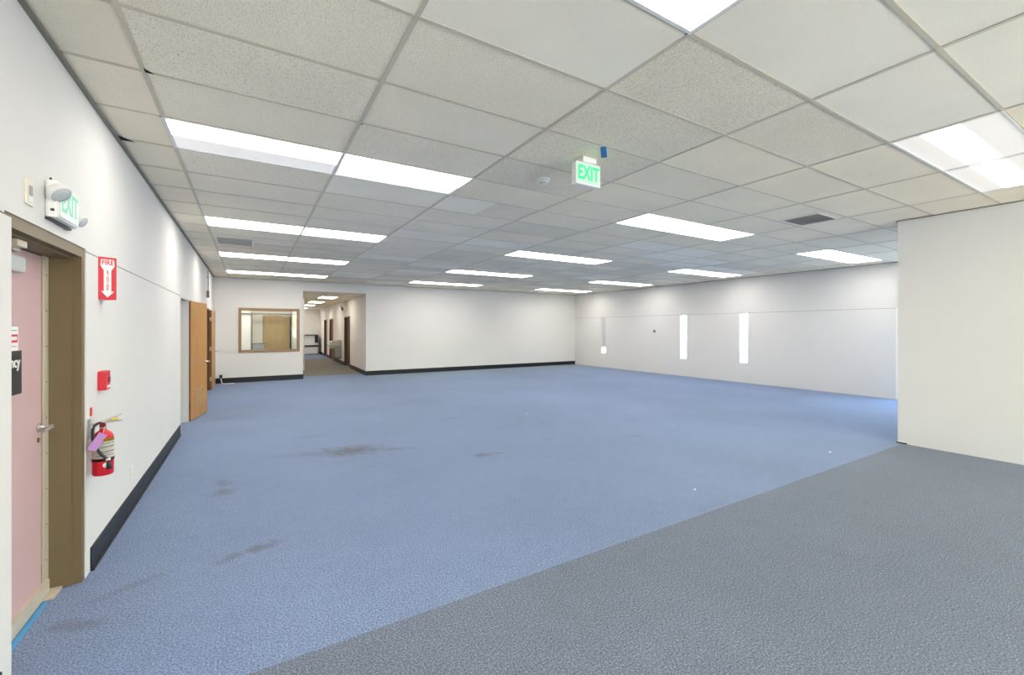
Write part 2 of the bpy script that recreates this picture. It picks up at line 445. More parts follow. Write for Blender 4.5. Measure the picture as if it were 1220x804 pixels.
bx(bm, XR - .02, BY, HC - .012, XR, YB - .02, HC - .006); bx(bm, BX - .02, YF, HC - .012, BX, BY, HC - .006)
bx(bm, BX, BY, HC - .012, XR - .02, BY + .02, HC - .006)
obj('wall_angle', bm, M['tbardark'], ceiling)
bm = bm_new()       # chipped tile corners that show the dark void
def chip(x, y, dx, dy):
    prism(bm, [(x, y), (x + dx, y), (x, y + dy)], HC - .0052, HC - .0046, 0, 'XY')
chip(xs[0] + .005, ys[2] + .005, .045, -.05); chip(xs[0] - .005, ys[3] + .01, -.02, -.02)
chip(XL + .022, ys[3] + .64, .09, -.10); chip(xs[2] - .012, ys[-1] - .012, -.02, .03); chip(xs[1] + .008, ys[2] + .008, .02, .02)
obj('chipped_corner', bm, M['hole'], ceiling)

# ---- left wall: backing with openings, lower and upper panels 12 mm proud with a gap between
D1 = (2.66, 3.715, 2.065); D2 = (8.02, 9.035, 2.06); D3 = (12.36, 13.40, 2.06)
JZ = 2.050
def wall_runs(bm, x0, x1, y0, y1, z0, z1, opens, mi=0):
    cur = y0
    for a, b, h in opens:
        if h > z0:
            if a > cur: bx(bm, x0, cur, z0, x1, a, z1, mi)
            if z1 > max(h, z0): bx(bm, x0, a, max(h, z0), x1, b, z1, mi)
            cur = b
    if y1 > cur: bx(bm, x0, cur, z0, x1, y1, z1, mi)
bm = bm_new()
wall_runs(bm, XL - .16, XL - .012, YF, YB, 0, HC + .2, [D1, D2, D3])
wall_runs(bm, XL - .012, XL, YF, YB, 0, JZ - .004, [(2.724, D1[1], D1[2]), D2, D3])
bx(bm, XL - .012, YF, JZ + .004 + .02, XL, YB, HC + .2)
wall_runs(bm, XL - .012, XL, YF, YB, JZ + .004, JZ + .024, [D1, D2, D3])
wall_left = struct('wall_left', bm, M['wall'])
bm = bm_new()
wall_runs(bm, XL - .0125, XL - .0095, YF, YB, JZ - .004, JZ + .004, [D1, D2, D3])
obj('panel_seam', bm, M['seam'], wall_left)

# ---- back wall with hallway opening and office window
HO = (1.408, 3.305, 2.735); WO = (-.235, 1.259, .915, 2.115)
T = .14
bm = bm_new()
bx(bm, XL - .16, YB, 0, WO[0], YB + T, HC + .2)
bx(bm, WO[0], YB, 0, WO[1], YB + T, WO[2]); bx(bm, WO[0], YB, WO[3], WO[1], YB + T, HC + .2)
bx(bm, WO[1], YB, 0, HO[0], YB + T, HC + .2); bx(bm, HO[0], YB, HO[2], HO[1], YB + T, HC + .2)
bx(bm, HO[1], YB, 0, XR + .15, YB + T, HC + .2)
struct('wall_back', bm, M['wall'])

# ---- right wall with three slot windows and the glazed bay beside the block
SL = [(7.15, 7.39), (9.19, 9.43), (12.955, 13.205)]
SZ = (.565, 2.018)
GB = (2.50, 3.76, 2.60)
bm = bm_new()
def rw(y0, y1, z0, z1): bx(bm, XR, y0, z0, XR + .11, y1, z1)
rw(BY - .2, GB[0], 0, HC + .2); rw(GB[0], GB[1], GB[2], HC + .2)
cur = GB[1]
for a, b in SL:
    rw(cur, a, 0, HC + .2); rw(a, b, 0, SZ[0]); rw(a, b, SZ[1], HC + .2); cur = b
rw(cur, YB, 0, HC + .2)
# lower panels 10 mm proud up to the seam
cur = 3.81
for a, b in SL:
    bx(bm, XR - .01, cur, 0, XR, a, SZ[1] - .004); bx(bm, XR - .01, a, 0, XR, b, SZ[0]); cur = b
bx(bm, XR - .01, cur, 0, XR, YB, SZ[1] - .004)
bx(bm, XR - .01, 3.76, SZ[1] + .004, XR, YB, HC)
wall_right = struct('wall_right', bm, M['wall'])
bm = bm_new(); bx(bm, XR - .003, 3.81, SZ[1] - .004, XR, YB, SZ[1] + .004)
obj('panel_seam', bm, M['seam'], wall_right)
bm = bm_new(); bx(bm, XR - .022, 3.765, 0, XR, 3.808, SZ[1] + .01, bev=.003)
struct('trim_1', bm, M['white'])

# ---- block and the wall behind the camera
bm = bm_new()
bx(bm, BX, YF, 0, BX + .15, BY, HC + .2); bx(bm, BX + .15, BY - .15, 0, XR, BY, HC + .2)
struct('wall_block', bm, M['wall'])
FW = [(2.6, 4.9), (5.2, 7.3)]; FZ = (.7, 2.6)          # unseen windows added behind the camera as a setting for the fill lamps
bm = bm_new(); cur = XL - .16
for a, b in FW:
    bx(bm, cur, YF - .15, 0, a, YF, HC + .2); bx(bm, a, YF - .15, 0, b, YF, FZ[0]); bx(bm, a, YF - .15, FZ[1], b, YF, HC + .2); cur = b
bx(bm, cur, YF - .15, 0, BX + .15, YF, HC + .2)
struct('wall_front', bm, M['wall'])
bm = bm_new()
prism(bm, [(BX - .012, BY + .012), (BX - .012, BY - .09), (BX - .006, BY - .10), (BX, BY - .10), (BX, BY), (BX + 1.6, BY), (BX + 1.6, BY + .012)], 0, .016, 0, 'XY')
struct('baseboard_block', bm, M['blackbase'])

# ---- baseboards
bm = bm_new()
for a, b in ((YF, 2.62), (3.80, 7.99), (9.07, 12.33), (13.43, YB)):
    bx(bm, XL, a, 0, XL + .008, b, .152, bev=.002); bx(bm, XL + .008, a, 0, XL + .02, b, .012)
struct('baseboard_left', bm, M['blackbase'])
bm = bm_new()
for a, b in ((XL + .02, HO[0] + .002), (HO[1] - .002, XR - .012)):
    bx(bm, a, YB - .009, 0, b, YB, .150, bev=.002); bx(bm, a, YB - .02, 0, b, YB - .009, .012)
bx(bm, HO[0], YB - .009, 0, HO[0] + .008, YB + T, .15)
struct('baseboard_back', bm, M['blackbase'])

# ================================================================== DOORS IN THE LEFT WALL
# local frame of left-wall pieces: +x runs along the wall away from the camera, -y points into the room
def lw(y, z=0, out=0.): return (XL + out, y, z)
LR = PI / 2
# ---- door 1: pink steel door deep in a brown frame
d1 = sroot('door_1')
bm = bm_new()
Y0, Y1, H = D1
bx(bm, XL - .17, Y1 - .052, 0, XL - .006, Y1, H)                              # far jamb, outer part
bx(bm, XL - .17, Y1 - .068, 0, XL - .048, Y1 - .052, H - .05)                 # rabbet step
bx(bm, XL - .17, Y0, 0, XL - .006, Y0 + .052, H); bx(bm, XL - .17, Y0 + .052, 0, XL - .048, Y0 + .068, H - .05)
bx(bm, XL - .17, Y0 + .052, H - .058, XL - .006, Y1 - .052, H); bx(bm, XL - .17, Y0 + .068, H - .074, XL - .048, Y1 - .068, H - .058)
obj('door_frame', bm, M['brownframe'], d1)
bm = bm_new(); bx(bm, XL - .152, Y1 - .150, .03, XL - .147, Y1 - .068, H - .074)
for k in range(9): lathe(bm, [(.005, 0), (.004, .002)], 8, (XL - .147, Y1 - .10, .2 + .21 * k), 'X', 1)
obj('weather_strip', bm, [M['strip'], M['screw']], d1)
bm = bm_new(); bx(bm, XL - .195, Y0 + .07, .085, XL - .152, Y1 - .154, H - .08, bev=.002)
leaf = obj('door_leaf', bm, M['pink'], d1)
bm = bm_new(); bx(bm, XL - .157, Y0 + .07, .006, XL - .132, Y1 - .10, .088, bev=.004); bx(bm, XL - .14, Y1 - .20, 0, XL - .085, Y1 - .075, .018, bev=.003)
obj('door_sweep', bm, M['strip'], d1)
# lever handle on the latch side
bm = bm_new()
hy, hz, hx0 = 3.515, 1.0, XL - .152
lathe(bm, [(.024, 0), (.024, .007), (.021, .010), (.010, .012), (.011, .05), (.013, .052), (.013, .062)], 20, (hx0, hy, hz), 'X')
tube(bm, smooth_path([(hx0 + .056, hy + .006, hz), (hx0 + .060, hy - .03, hz + .002), (hx0 + .058, hy - .07, hz - .002), (hx0 + .05, hy - .10, hz - .004)]), .0095)
obj('lever_handle', bm, M['steel'], d1)
bm = bm_new(); lathe(bm, [(.014, 0), (.014, .004), (.006, .005)], 14, (hx0, hy, hz - .07), 'X'); obj('key_cylinder', bm, M['bronze'], leaf)
# closer
cl = bm_new()
bx(cl, XL - .152, 2.93, 1.850, XL - .105, 3.215, 1.935, bev=.012)
closer = obj('door_closer', cl, M['lampglass'], d1)
bm = bm_new()
tube(bm, [(XL - .128, 3.06, 1.93), (XL - .128, 3.06, 1.962)], .012)
bx(bm, -.012, 0, -.004, .012, .13, .004, mat=Matrix.Translation((XL - .128, 3.06, 1.958)) @ Matrix.Rotation(R(-150), 4, 'Z'))
bx(bm, XL - .085, 2.93, 1.955, XL - .045, 3.03, 1.988, bev=.004)
bx(bm, XL - .145, 3.02, 1.945, XL - .09, 3.10, 1.985, bev=.004)
obj('closer_arm', bm, M['strip'], closer)

# signs on the door
s = thing('door_sign', 'black rectangular sign with white lettering on pink door', 'sign', (XL - .1515, 3.300, 1.225), LR)
bm = bm_new(); bx(bm, -.40, -.002, 0, 0, .0, .226); obj('sign_panel', bm, M['black_sign'], s)
text('lettering', 'Emergency', .078, (-.022, -.003, .165), M['white'], s, 'RIGHT', bold=.0012)
s = thing('warning_sticker', 'small white notice with red boxed word above black sign', 'sticker', (XL - .1515, 3.263, 1.452), LR)
bm = bm_new(); bx(bm, -.15, -.001, 0, 0, 0, .124); obj('paper', bm, M['white'], s)
bm = bm_new(); bx(bm, -.125, -.0016, .042, -.008, -.001, .084); obj('red_box', bm, M['redsign'], s)
bm = bm_new(); bx(bm, -.115, -.0021, .054, -.018, -.0016, .073); obj('illegible_print', bm, M['label'], s)
bm = bm_new(); bx(bm, -.13, -.0014, .102, -.014, -.001, .108); obj('print_line', bm, M['greyplastic'], s)
bm = bm_new(); bx(bm, -.13, -.0014, .02, -.02, -.001, .025); obj('print_line', bm, M['greyplastic'], s)

# blue tape on the carpet along the door sill
bm = bm_new(); bx(bm, XL - .130, 2.95, 0, XL - .105, 3.50, .002)
tag(obj('floor_tape', bm, M['bluetape2']), 'strip of light blue tape on the floor along pink door sill', 'tape')

# ---- oak doors 2 and 3
def oak_door(name, Y, hinge_xy, ang, width, jamb, hinge_mat, opening):
    a, b, h = opening
    d = sroot(name)
    bm = bm_new()
    for (p, q) in ((a, a + .03), (b - .03, b)): bx(bm, XL - .165, p, 0, XL + .004, q, h)
    bx(bm, XL - .165, a + .03, h - .03, XL + .004, b - .03, h)
    bx(bm, XL - .11, b - .042, 0, XL - .06, b - .03, h - .03); bx(bm, XL - .11, a + .03, 0, XL - .06, a + .042, h - .03)
    fr = obj('door_frame', bm, jamb, d)
    lf = bpy.data.objects.new('door_leaf', None)
    # leaf in its own frame: x from the hinge to the latch, y thickness away from the room
    bm = bm_new(); bx(bm, 0, 0, .012, width, .044, 2.03, bev=.0015)
    for f in bm.faces:
        c = f.calc_center_median()
        if c.x < .001: f.material_index = 1
    lf = obj('door_leaf', bm, [M['oak'], M['oakdark']], d, (hinge_xy[0], hinge_xy[1], 0), PI / 2 - ang)
    for hz in (.28, 1.05, 1.80):
        bm = bm_new()
        lathe(bm, [(.008, 0), (.008, .10)], 10, (-.010, .02, hz - .05))
        bx(bm, -.008, .004, hz - .05, .0, .04, hz + .05)
        bx(bm, -.012, .02, hz - .05, -.006, .10, hz + .05)
        obj('hinge', bm, hinge_mat, lf)
    # louvre grille low in the leaf
    bm = bm_new()
    cx = width * .48; w2, z0, z1 = .21, .20, .52
    bx(bm, cx - w2, -.008, z0, cx + w2, 0, z0 + .022); bx(bm, cx - w2, -.008, z1 - .022, cx + w2, 0, z1)
    bx(bm, cx - w2, -.008, z0 + .022, cx - w2 + .022, 0, z1 - .022); bx(bm, cx + w2 - .022, -.008, z0 + .022, cx + w2, 0, z1 - .022)
    k = z0 + .03
    while k < z1 - .03:
        bx(bm, -w2 + .024, -.002, -.009, w2 - .024, .002, .009, mat=Matrix.Translation((cx, -.004, k + .004)) @ Matrix.Rotation(R(35), 4, 'X')); k += .022
    obj('louver_vent', bm, M['louver'], lf)
    bm = bm_new()
    hxx = width - .065
    lathe(bm, [(.028, 0), (.028, -.008), (.012, -.012), (.011, -.045), (.016, -.05), (.016, -.058)], 18, (hxx, 0, .955), 'Y')
    tube(bm, [(hxx + .01, -.052, .955), (hxx - .05, -.055, .957), (hxx - .11, -.05, .957)], .009)
    obj('lever_handle', bm, M['chrome'], lf)
    return d
oak_door('door_2', 0, (XL + .028, 9.055), math.atan2(.158, .80), .855, M['jambgrey'], M['bronze'], D2)
oak_door('door_3', 0, (-.838, 13.41), math.atan2(.031, .85), .86, M['jambbrown'], M['strip'], D3)

# side rooms behind the oak doors
bm = bm_new()
bx(bm, -4.2, 6.9, 0, -4.1, 15.1, 2.7); bx(bm, -4.1, 6.9, 0, XL - .16, 7.0, 2.7); bx(bm, -4.1, 15.0, 0, XL - .16, 15.1, 2.7)
bx(bm, -4.1, 11.0, 0, XL - .16, 11.1, 2.7)
struct('wall_side_rooms', bm, M['wall'])
bm = bm_new(); bx(bm, -4.2, 6.9, 2.7, XL - .16, 15.1, 2.76); struct('ceiling_side_rooms', bm, M['tileC'])
bm = bm_new(); bx(bm, XL - .9, 1.9, 0, XL - .85, 4.5, 2.6); bx(bm, XL - .85, 1.9, 0, XL - .16, 1.95, 2.6); bx(bm, XL - .85, 4.45, 0, XL - .16, 4.5, 2.6); bx(bm, XL - .9, 1.9, 2.6, XL - .16, 4.5, 2.65)
bx(bm, XL - .9, 1.9, -.05, XL - .3, 4.5, 0)
struct('wall_behind_door', bm, M['wall'])

# ================================================================== THINGS ON THE LEFT WALL
# plate high on the wall
t = thing('wall_plate', 'small beige cover plate high on wall above the pink door', 'wall plate', lw(2.845, 2.14), LR)
bm = bm_new(); bx(bm, 0, -.008, 0, .08, 0, .122, bev=.003); obj('plate', bm, M['beigeplastic'], t)
bm = bm_new(); bx(bm, .026, -.014, .045, .054, -.008, .090, bev=.003); obj('sensor_window', bm, M['greyplastic'], t)
bm = bm_new(); bx(bm, .022, -.012, .012, .058, -.008, .040, bev=.002); obj('insert', bm, M['whiteplastic'], t)

# exit sign with two emergency heads
t = thing('exit_light', 'white wall exit sign with two emergency lamp heads above the brown frame', 'exit sign', lw(3.075, 2.125), LR)
bm = bm_new(); bx(bm, 0, -.048, .004, .315, 0, .195, bev=.014); body = obj('housing', bm, M['whiteplastic'], t)
bm = bm_new(); bx(bm, .004, -.02, -.006, .31, 0, .004); obj('base_gap', bm, M['black'], body)  # black strip stands in for the shadow line under the housing
bm = bm_new(); bx(bm, .022, -.052, .016, .300, -.048, .184, bev=.002); face = obj('face_plate', bm, M['palegreenface'], t)
o = text('exit_lettering', 'EXIT', .165, (.161, -.0528, .100), M['palegreen'], face, bold=.003, sx=.72)
bm = bm_new(); bx(bm, -.002, -.036, .036, .0, -.022, .048); obj('test_button', bm, M['black'], body)
def head(cx, cz, r, yaw_, pitch, out):
    bm = bm_new()
    mt = Matrix.Translation((cx, -out, cz)) @ Matrix.Rotation(yaw_, 4, 'Z') @ Matrix.Rotation(pitch, 4, 'X')
    lathe(bm, [(r * .5, .026), (r * .85, .020), (r, .004), (r, -.010), (r * .97, -.016)], 24, (0, 0, 0), 'Y', 0, mt)
    tube(bm, [(cx, -out + .015, cz), (cx, -.012, cz - .01)], .012)
    h = obj('lamp_head', bm, M['whiteplastic'], t)
    bm = bm_new(); lathe(bm, [(r * .86, -.0162), (r * .8, -.019), (r * .4, -.022), (.001, -.023)], 24, (0, 0, 0), 'Y', 0, mt)
    obj('lamp_lens', bm, M['lampglass'], h)
head(-.002, .128, .050, R(-25), R(42), .052)
head(.352, .062, .036, R(-10), R(30), .045)
bm = bm_new(); lathe(bm, [(.007, 0), (.007, -.006)], 10, (.035, -.010, .205), 'Y'); obj('mounting_screw', bm, M['black'], t)

# projecting fire sign
ang = math.atan2(.055, .083)
t = thing('fire_extinguisher_sign', 'red and white projecting arrow sign on the white wall', 'sign', (XL, 3.975, 1.765), 0)
def sign_face(x0, y0, rot, flip):
    f = obj('sign_face', (lambda b: (bx(b, 0, 0, 0, .0996, .0015, .292), b)[1])(bm_new()), M['redsign'], t, (x0, y0, 0), rot)
    bm = bm_new()
    c = .050
    prism(bm, [(.014, .277), (.086, .277), (.088, .232), (c + .02, .200), (c + .02, .058), (c + .036, .058), (c, .016), (c - .036, .058), (c - .02, .058), (c - .02, .200), (.012, .232)], -.0012, 0)
    obj('arrow', bm, M['white'], f)
    text('word_fire', 'FIRE', .046, (c, -.0014, .2535), M['redsign'], f, ext=.0005, bold=.0012, sx=.78)
    text('word_extinguisher', '\n'.join('EXTINGUISHER'), .0178, (c, -.0014, .133), M['redsign'], f, ext=.0005, sx=1.2, space=.64, bold=.0004)
sign_face(0, 0, ang, 0)
sign_face(.083, .055, PI - ang, 1)

# red pull box
t = thing('fire_alarm_box', 'small red alarm box between arrow sign and fire extinguisher', 'alarm', lw(3.955, 1.145), LR)
bm = bm_new(); bx(bm, 0, -.045, 0, .105, 0, .130, bev=.006); obj('housing', bm, M['redsign'], t)
bm = bm_new(); bx(bm, .052, -.049, .050, .092, -.045, .086, bev=.002); obj('window', bm, M['darkred'], t)
bm = bm_new(); bx(bm, .02, -.049, .015, .085, -.045, .032, bev=.0015); obj('pull_bar', bm, M['white'], t)

# fire extinguisher
ex = thing('fire_extinguisher', 'red fire extinguisher with purple tag and black hose hanging on the wall', 'fire extinguisher', (XL + .070, 3.765, .625))
RB = .053
bm = bm_new()
lathe(bm, [(.030, .0), (RB - .006, .0), (RB - .001, .006), (RB, .014), (RB, .235), (RB - .003, .252), (RB - .014, .270), (.024, .283), (.017, .287), (.016, .298)], 36)
cyl = obj('cylinder', bm, M['red'], ex)
def band(z0, z1, a0, a1, r, name, mat, parent, seg=24):
    bm = bm_new(); v = []
    for k in range(seg + 1):
        a = a0 + (a1 - a0) * k / seg
        v.append((bm.verts.new((r * math.cos(a), r * math.sin(a), z0)), bm.verts.new((r * math.cos(a), r * math.sin(a), z1))))
    for p, q in zip(v, v[1:]): bm.faces.new((p[0], q[0], q[1], p[1])).smooth = True
    r_ = bmesh.ops.solidify(bm, geom=bm.faces[:], thickness=.0006)
    return obj(name, bm, mat, parent)
front = -PI / 2 + .45                 # side of the cylinder turned to the room
lab = band(.112, .222, front - 1.5, front + 1.4, RB + .0008, 'paper_label', M['label'], cyl)
band(.218, .238, front - 1.3, front + 1.2, RB + .0012, 'yellow_stripe', M['yellow'], cyl)
for k, (za, zb) in enumerate(((.205, .209), (.192, .195), (.18, .186), (.166, .169), (.152, .158), (.140, .143), (.128, .132))):
    band(za, zb, front - .8 + .12 * (k % 3), front + .95 - .25 * (k % 2), RB + .0018, 'print_line', M['print'], lab)
band(.094, .110, 0, 2 * PI * .999, RB + .002, 'strap', M['black'], ex, 48)
bm = bm_new()       # oval mark low on the front
for k in range(20):
    pass
vs = []
for k in range(24):
    a = 2 * PI * k / 24
    th = front + .15 + .42 * math.cos(a); z = .068 + .018 * math.sin(a)
    vs.append(bm.verts.new(((RB + .0014) * math.cos(th), (RB + .0014) * math.sin(th), z)))
cv = bm.verts.new(((RB + .0022) * math.cos(front + .15), (RB + .0022) * math.sin(front + .15), .068))
for k in range(24): bm.faces.new((vs[k], vs[(k + 1) % 24], cv))
ov = obj('oval_mark', bm, M['white'], cyl)
bm = bm_new()
for dz, w in ((.074, .16), (.062, .2)):
    pass
lathe(bm, [(.004, 0), (.004, .001)], 8, ((RB + .0024) * math.cos(front + .1), (RB + .0024) * math.sin(front + .1), .070), 'Y')
obj('oval_print', bm, M['redsign'], ov)
bm = bm_new()       # valve body, gauge
lathe(bm, [(.017, .298), (.019, .302), (.019, .312), (.014, .316), (.014, .330), (.017, .334), (.017, .345), (.008, .350)], 20)
valve = obj('valve', bm, M['steel'], ex)
bm = bm_new(); lathe(bm, [(.013, -.014), (.015, -.02), (.015, -.028), (.010, -.030)], 18, (.004, 0, .322), 'Y'); obj('pressure_gauge', bm, M['darkred'], valve)
# handle levers point away from the wall frame (towards +Y and out)
hd = Vector((.55, .83, 0)).normalized()
def along(d, z): return (hd.x * d, hd.y * d, z)
bm = bm_new()
tube(bm, [along(-.03, .338), along(.02, .347), along(.07, .352), along(.125, .366)], [.006, .008, .008, .005])
obj('squeeze_lever', bm, M['steel'], ex)
bm = bm_new()
tube(bm, [along(-.02, .333), along(.03, .332), along(.08, .330), along(.13, .322)], [.006, .008, .008, .005])
obj('carry_handle', bm, M['steel'], ex)
bm = bm_new(); tube(bm, [along(.045, .341), along(.095, .343)], .010); obj('safety_seal', bm, M['yellow'], ex)
bm = bm_new()       # hose loops out to the left and down the front
sd = Vector((-.55, -.84, 0)).normalized()
hp = smooth_path([(0, 0, .332), (sd.x * .03, sd.y * .03, .336), (sd.x * .060, sd.y * .060, .318), (sd.x * .072 + .004, sd.y * .072, .27), (sd.x * .066 + .010, sd.y * .068, .20), (sd.x * .045 + .03, sd.y * .066, .14), (.036, -.058, .10), (.040, -.058, .075)])
tube(bm, hp, .0085); obj('hose', bm, M['black'], ex)
bm = bm_new(); tube(bm, [(.038, -.058, .098), (.041, -.058, .07), (.043, -.058, .045)], [.009, .012, .015], 14); obj('nozzle', bm, M['black'], ex)
bm = bm_new(); tube(bm, [(.0355, -.058, .112), (.038, -.058, .100)], .0125, 14); obj('hose_clip', bm, M['white'], ex)
bm = bm_new()       # inspection tag hangs from the neck, tilted
mt = Matrix.Translation((-.012, -.066, .225)) @ Matrix.Rotation(R(31), 4, 'Z') @ Matrix.Rotation(R(32), 4, 'Y')
bx(bm, -.024, -.0008, -.055, .024, .0008, .055, mat=mt)
obj('inspection_tag', bm, M['purple'], ex)
bm = bm_new(); tube(bm, [(.01, -.045, .275), (.012, -.022, .30), (.0, -.018, .305)], .0012, 6); obj('tag_tie', bm, M['white'], ex)
bm = bm_new(); bx(bm, -.068, -.02, .24, -.062, .02, .36, bev=.002); bx(bm, -.062, -.006, .325, -.012, .006, .333); obj('wall_bracket', bm, M['steel'], ex)
# red pin tag on the wall beside the valve
bm = bm_new(); bx(bm, 0, -.006, 0, .03, 0, .055, bev=.002)
tag(obj('wall_hook', bm, M['redsign'], None, lw(3.795, 1.0), LR), 'tiny red hook on the wall just above the fire extinguisher handle', 'hook')

# outlets low on the left wall
def outlet(y, z, label):
    t = thing('wall_outlet', label, 'outlet', lw(y, z), LR, 'outlets low on the left wall')
    bm = bm_new(); bx(bm, 0, -.006, 0, .07, 0, .115, bev=.003); pl = obj('plate', bm, M['beigeplastic'], t)
    for zz in (.030, .075):
        bm = bm_new(); bx(bm, .018, -.008, zz - .013, .052, -.006, zz + .013, bev=.002); so = obj('socket', bm, M['whiteplastic'], t)
        bm = bm_new(); bx(bm, .026, -.0088, zz - .005, .029, -.008, zz + .006); bx(bm, .041, -.0088, zz - .005, .044, -.008, zz + .006); obj('slot', bm, M['black'], so)
    return t
o1 = outlet(4.90, .255, 'small white outlet low on the wall beyond the fire extinguisher')
dup(o1, lw(6.95, .30), None, 'small white outlet low on the wall just before the first open oak door')

# conduit and box above the third door
t = thing('conduit', 'grey vertical conduit with junction box above the far oak door', 'conduit', (XL, 12.55, 0))
bm = bm_new(); tube(bm, [(.032, 0, 2.46), (.032, 0, HC - .006)], .013, 12); obj('pipe', bm, M['greyplastic'], t)
bm = bm_new(); bx(bm, 0, -.055, 2.30, .055, .055, 2.46, bev=.004); obj('junction_box', bm, M['ventgrey'], t)
for z in (2.78,):
    bm = bm_new(); bx(bm, 0, -.03, z, .048, .03, z + .02, bev=.002); obj('strap_clip', bm, M['greyplastic'], t)

# black cable and plug in the far left corner
t = thing('cable_stub', 'black cable stub with plug on carpet in the far left corner', 'cable', (XL, 14.6, 0))
bm = bm_new(); bx(bm, .14, .17, .16, .21, .262, .25, bev=.005); obj('plug_box', bm, M['black'], t)
bm = bm_new(); tube(bm, smooth_path([(.17, .22, .17), (.19, .16, .08), (.22, .1, .012), (.30, .02, .012), (.42, .0, .012), (.50, .06, .012)]), .010, 8); obj('cord', bm, M['white'], t)

# ================================================================== OFFICE WINDOW AND OFFICE
w1 = sroot('window_1')
bm = bm_new()
fx0, fx1, fz0, fz1, fw = -.29, 1.314, .858, 2.172, .070
for (a, b, c, d) in ((fx0, fx1, fz1 - fw, fz1), (fx0, fx1, fz0, fz0 + fw), (fx0, fx0 + fw, fz0 + fw, fz1 - fw), (fx1 - fw, fx1, fz0 + fw, fz1 - fw)):
    bx(bm, a, YB - .022, c, b, YB, d, bev=.003)
bx(bm, WO[0], YB, WO[3] - .02, WO[1], YB + T, WO[3]); bx(bm, WO[0], YB, WO[2], WO[1], YB + T, WO[2] + .02)
bx(bm, WO[0], YB, WO[2] + .02, WO[0] + .02, YB + T, WO[3] - .02); bx(bm, WO[1] - .02, YB, WO[2] + .02, WO[1], YB + T, WO[3] - .02)
obj('window_frame', bm, M['oakframe'], w1)
bm = bm_new(); bx(bm, WO[0] + .02, YB + .06, WO[2] + .02, WO[1] - .02, YB + .066, WO[3] - .02); obj('window_pane', bm, M['glass'], w1)
# office shell
bm = bm_new()
OX0, OX1, OY = -1.9, 1.30, 17.9
bx(bm, OX0 - .1, YB + T, 0, OX0, OY + .1, 2.7)
bx(bm, OX0, OY, 0, .385, OY + .1, 2.7); bx(bm, 1.335, OY, 0, 1.75, OY + .1, 2.7); bx(bm, .385, OY, 2.045, 1.335, OY + .1, 2.7)
bx(bm, OX0, OY + .1, 0, 1.75, OY + .2, 2.7)
struct('wall_office', bm, M['wall_warm'])
bm = bm_new(); bx(bm, HO[0] - .10, YB + T, 0, HO[0] - .001, 15.6, HALL_H)
bx(bm, HO[0] - .10, 15.6, 0, HO[0] - .001, 29.5, HALL_H)
struct('wall_hall_left', bm, M['wall'])
bm = bm_new(); bx(bm, OX0, YB + T, 2.7, HO[0] - .1, OY, 2.75); struct('ceiling_office', bm, M['tileC'])
bm = bm_new(); bx(bm, OX0, YB + .2, 0, HO[0] - .1, OY, .004); struct('floor_office', bm, M['carpet_grey'])
# partition in the office: pale panel wall with grey post
bm = bm_new(); bx(bm, OX0, 17.55, 0, .02, 17.6, 2.66); struct('wall_office_partition', bm, M['cabinet_w'] if 'cabinet_w' in M else M['white'])
bm = bm_new(); bx(bm, .02, 17.54, 0, .075, 17.61, 2.12); bx(bm, -.235 - .4, 17.50, 2.05, 1.34, 17.54, 2.10); struct('trim_2', bm, M['ventgrey'])
dw = sroot('door_4')
bm = bm_new(); bx(bm, .40, OY - .03, .01, 1.245, OY + .015, 2.03, bev=.002); lf = obj('door_leaf', bm, M['oakpale'], dw)
bm = bm_new(); lathe(bm, [(.028, 0), (.028, -.008), (.012, -.012), (.012, -.05), (.02, -.055)], 16, (.47, OY - .03, 1.0), 'Y'); obj('door_knob', bm, M['chrome'], lf)
bm = bm_new(); bx(bm, 1.335, OY - .015, 0, 1.40, OY, 2.11, bev=.002); bx(bm, .385, OY - .015, 2.045, 1.335, OY, 2.11, bev=.002); obj('door_casing', bm, M['white'], dw)
bm = bm_new(); bx(bm, 1.252, OY - .034, .01, 1.328, OY - .012, 2.035); obj('hinge_strip', bm, M['black'], dw)
bm = bm_new(); bx(bm, 1.02, OY - .085, 1.985, 1.28, OY - .03, 2.04, bev=.006); tube(bm, [(1.06, OY - .06, 2.04), (1.06, OY - .06, 2.075), (1.2, OY - .12, 2.075)], .008); obj('door_closer', bm, M['steel'], dw)
t = thing('filing_cabinet', 'low blue grey cabinet inside the office behind the oak framed window', 'cabinet', (.245, 17.45, .004))
bm = bm_new(); bx(bm, -.17, -.25, .0, .17, .05, 1.03, bev=.006); obj('cabinet_body', bm, M['cabinet'], t)
for k in range(3):
    bm = bm_new(); bx(bm, -.155, -.262, .06 + .32 * k, .155, -.25, .35 + .32 * k, bev=.003); dr = obj('drawer', bm, M['cabinet'], t)
    bm = bm_new(); bx(bm, -.05, -.275, .27 + .32 * k, .05, -.262, .285 + .32 * k, bev=.002); obj('drawer_handle', bm, M['chrome'], dr)
bm = bm_new(); bx(bm, -.18, -.265, 1.03, .18, .05, 1.055, bev=.004); obj('cabinet_top', bm, M['ventgrey'], t)

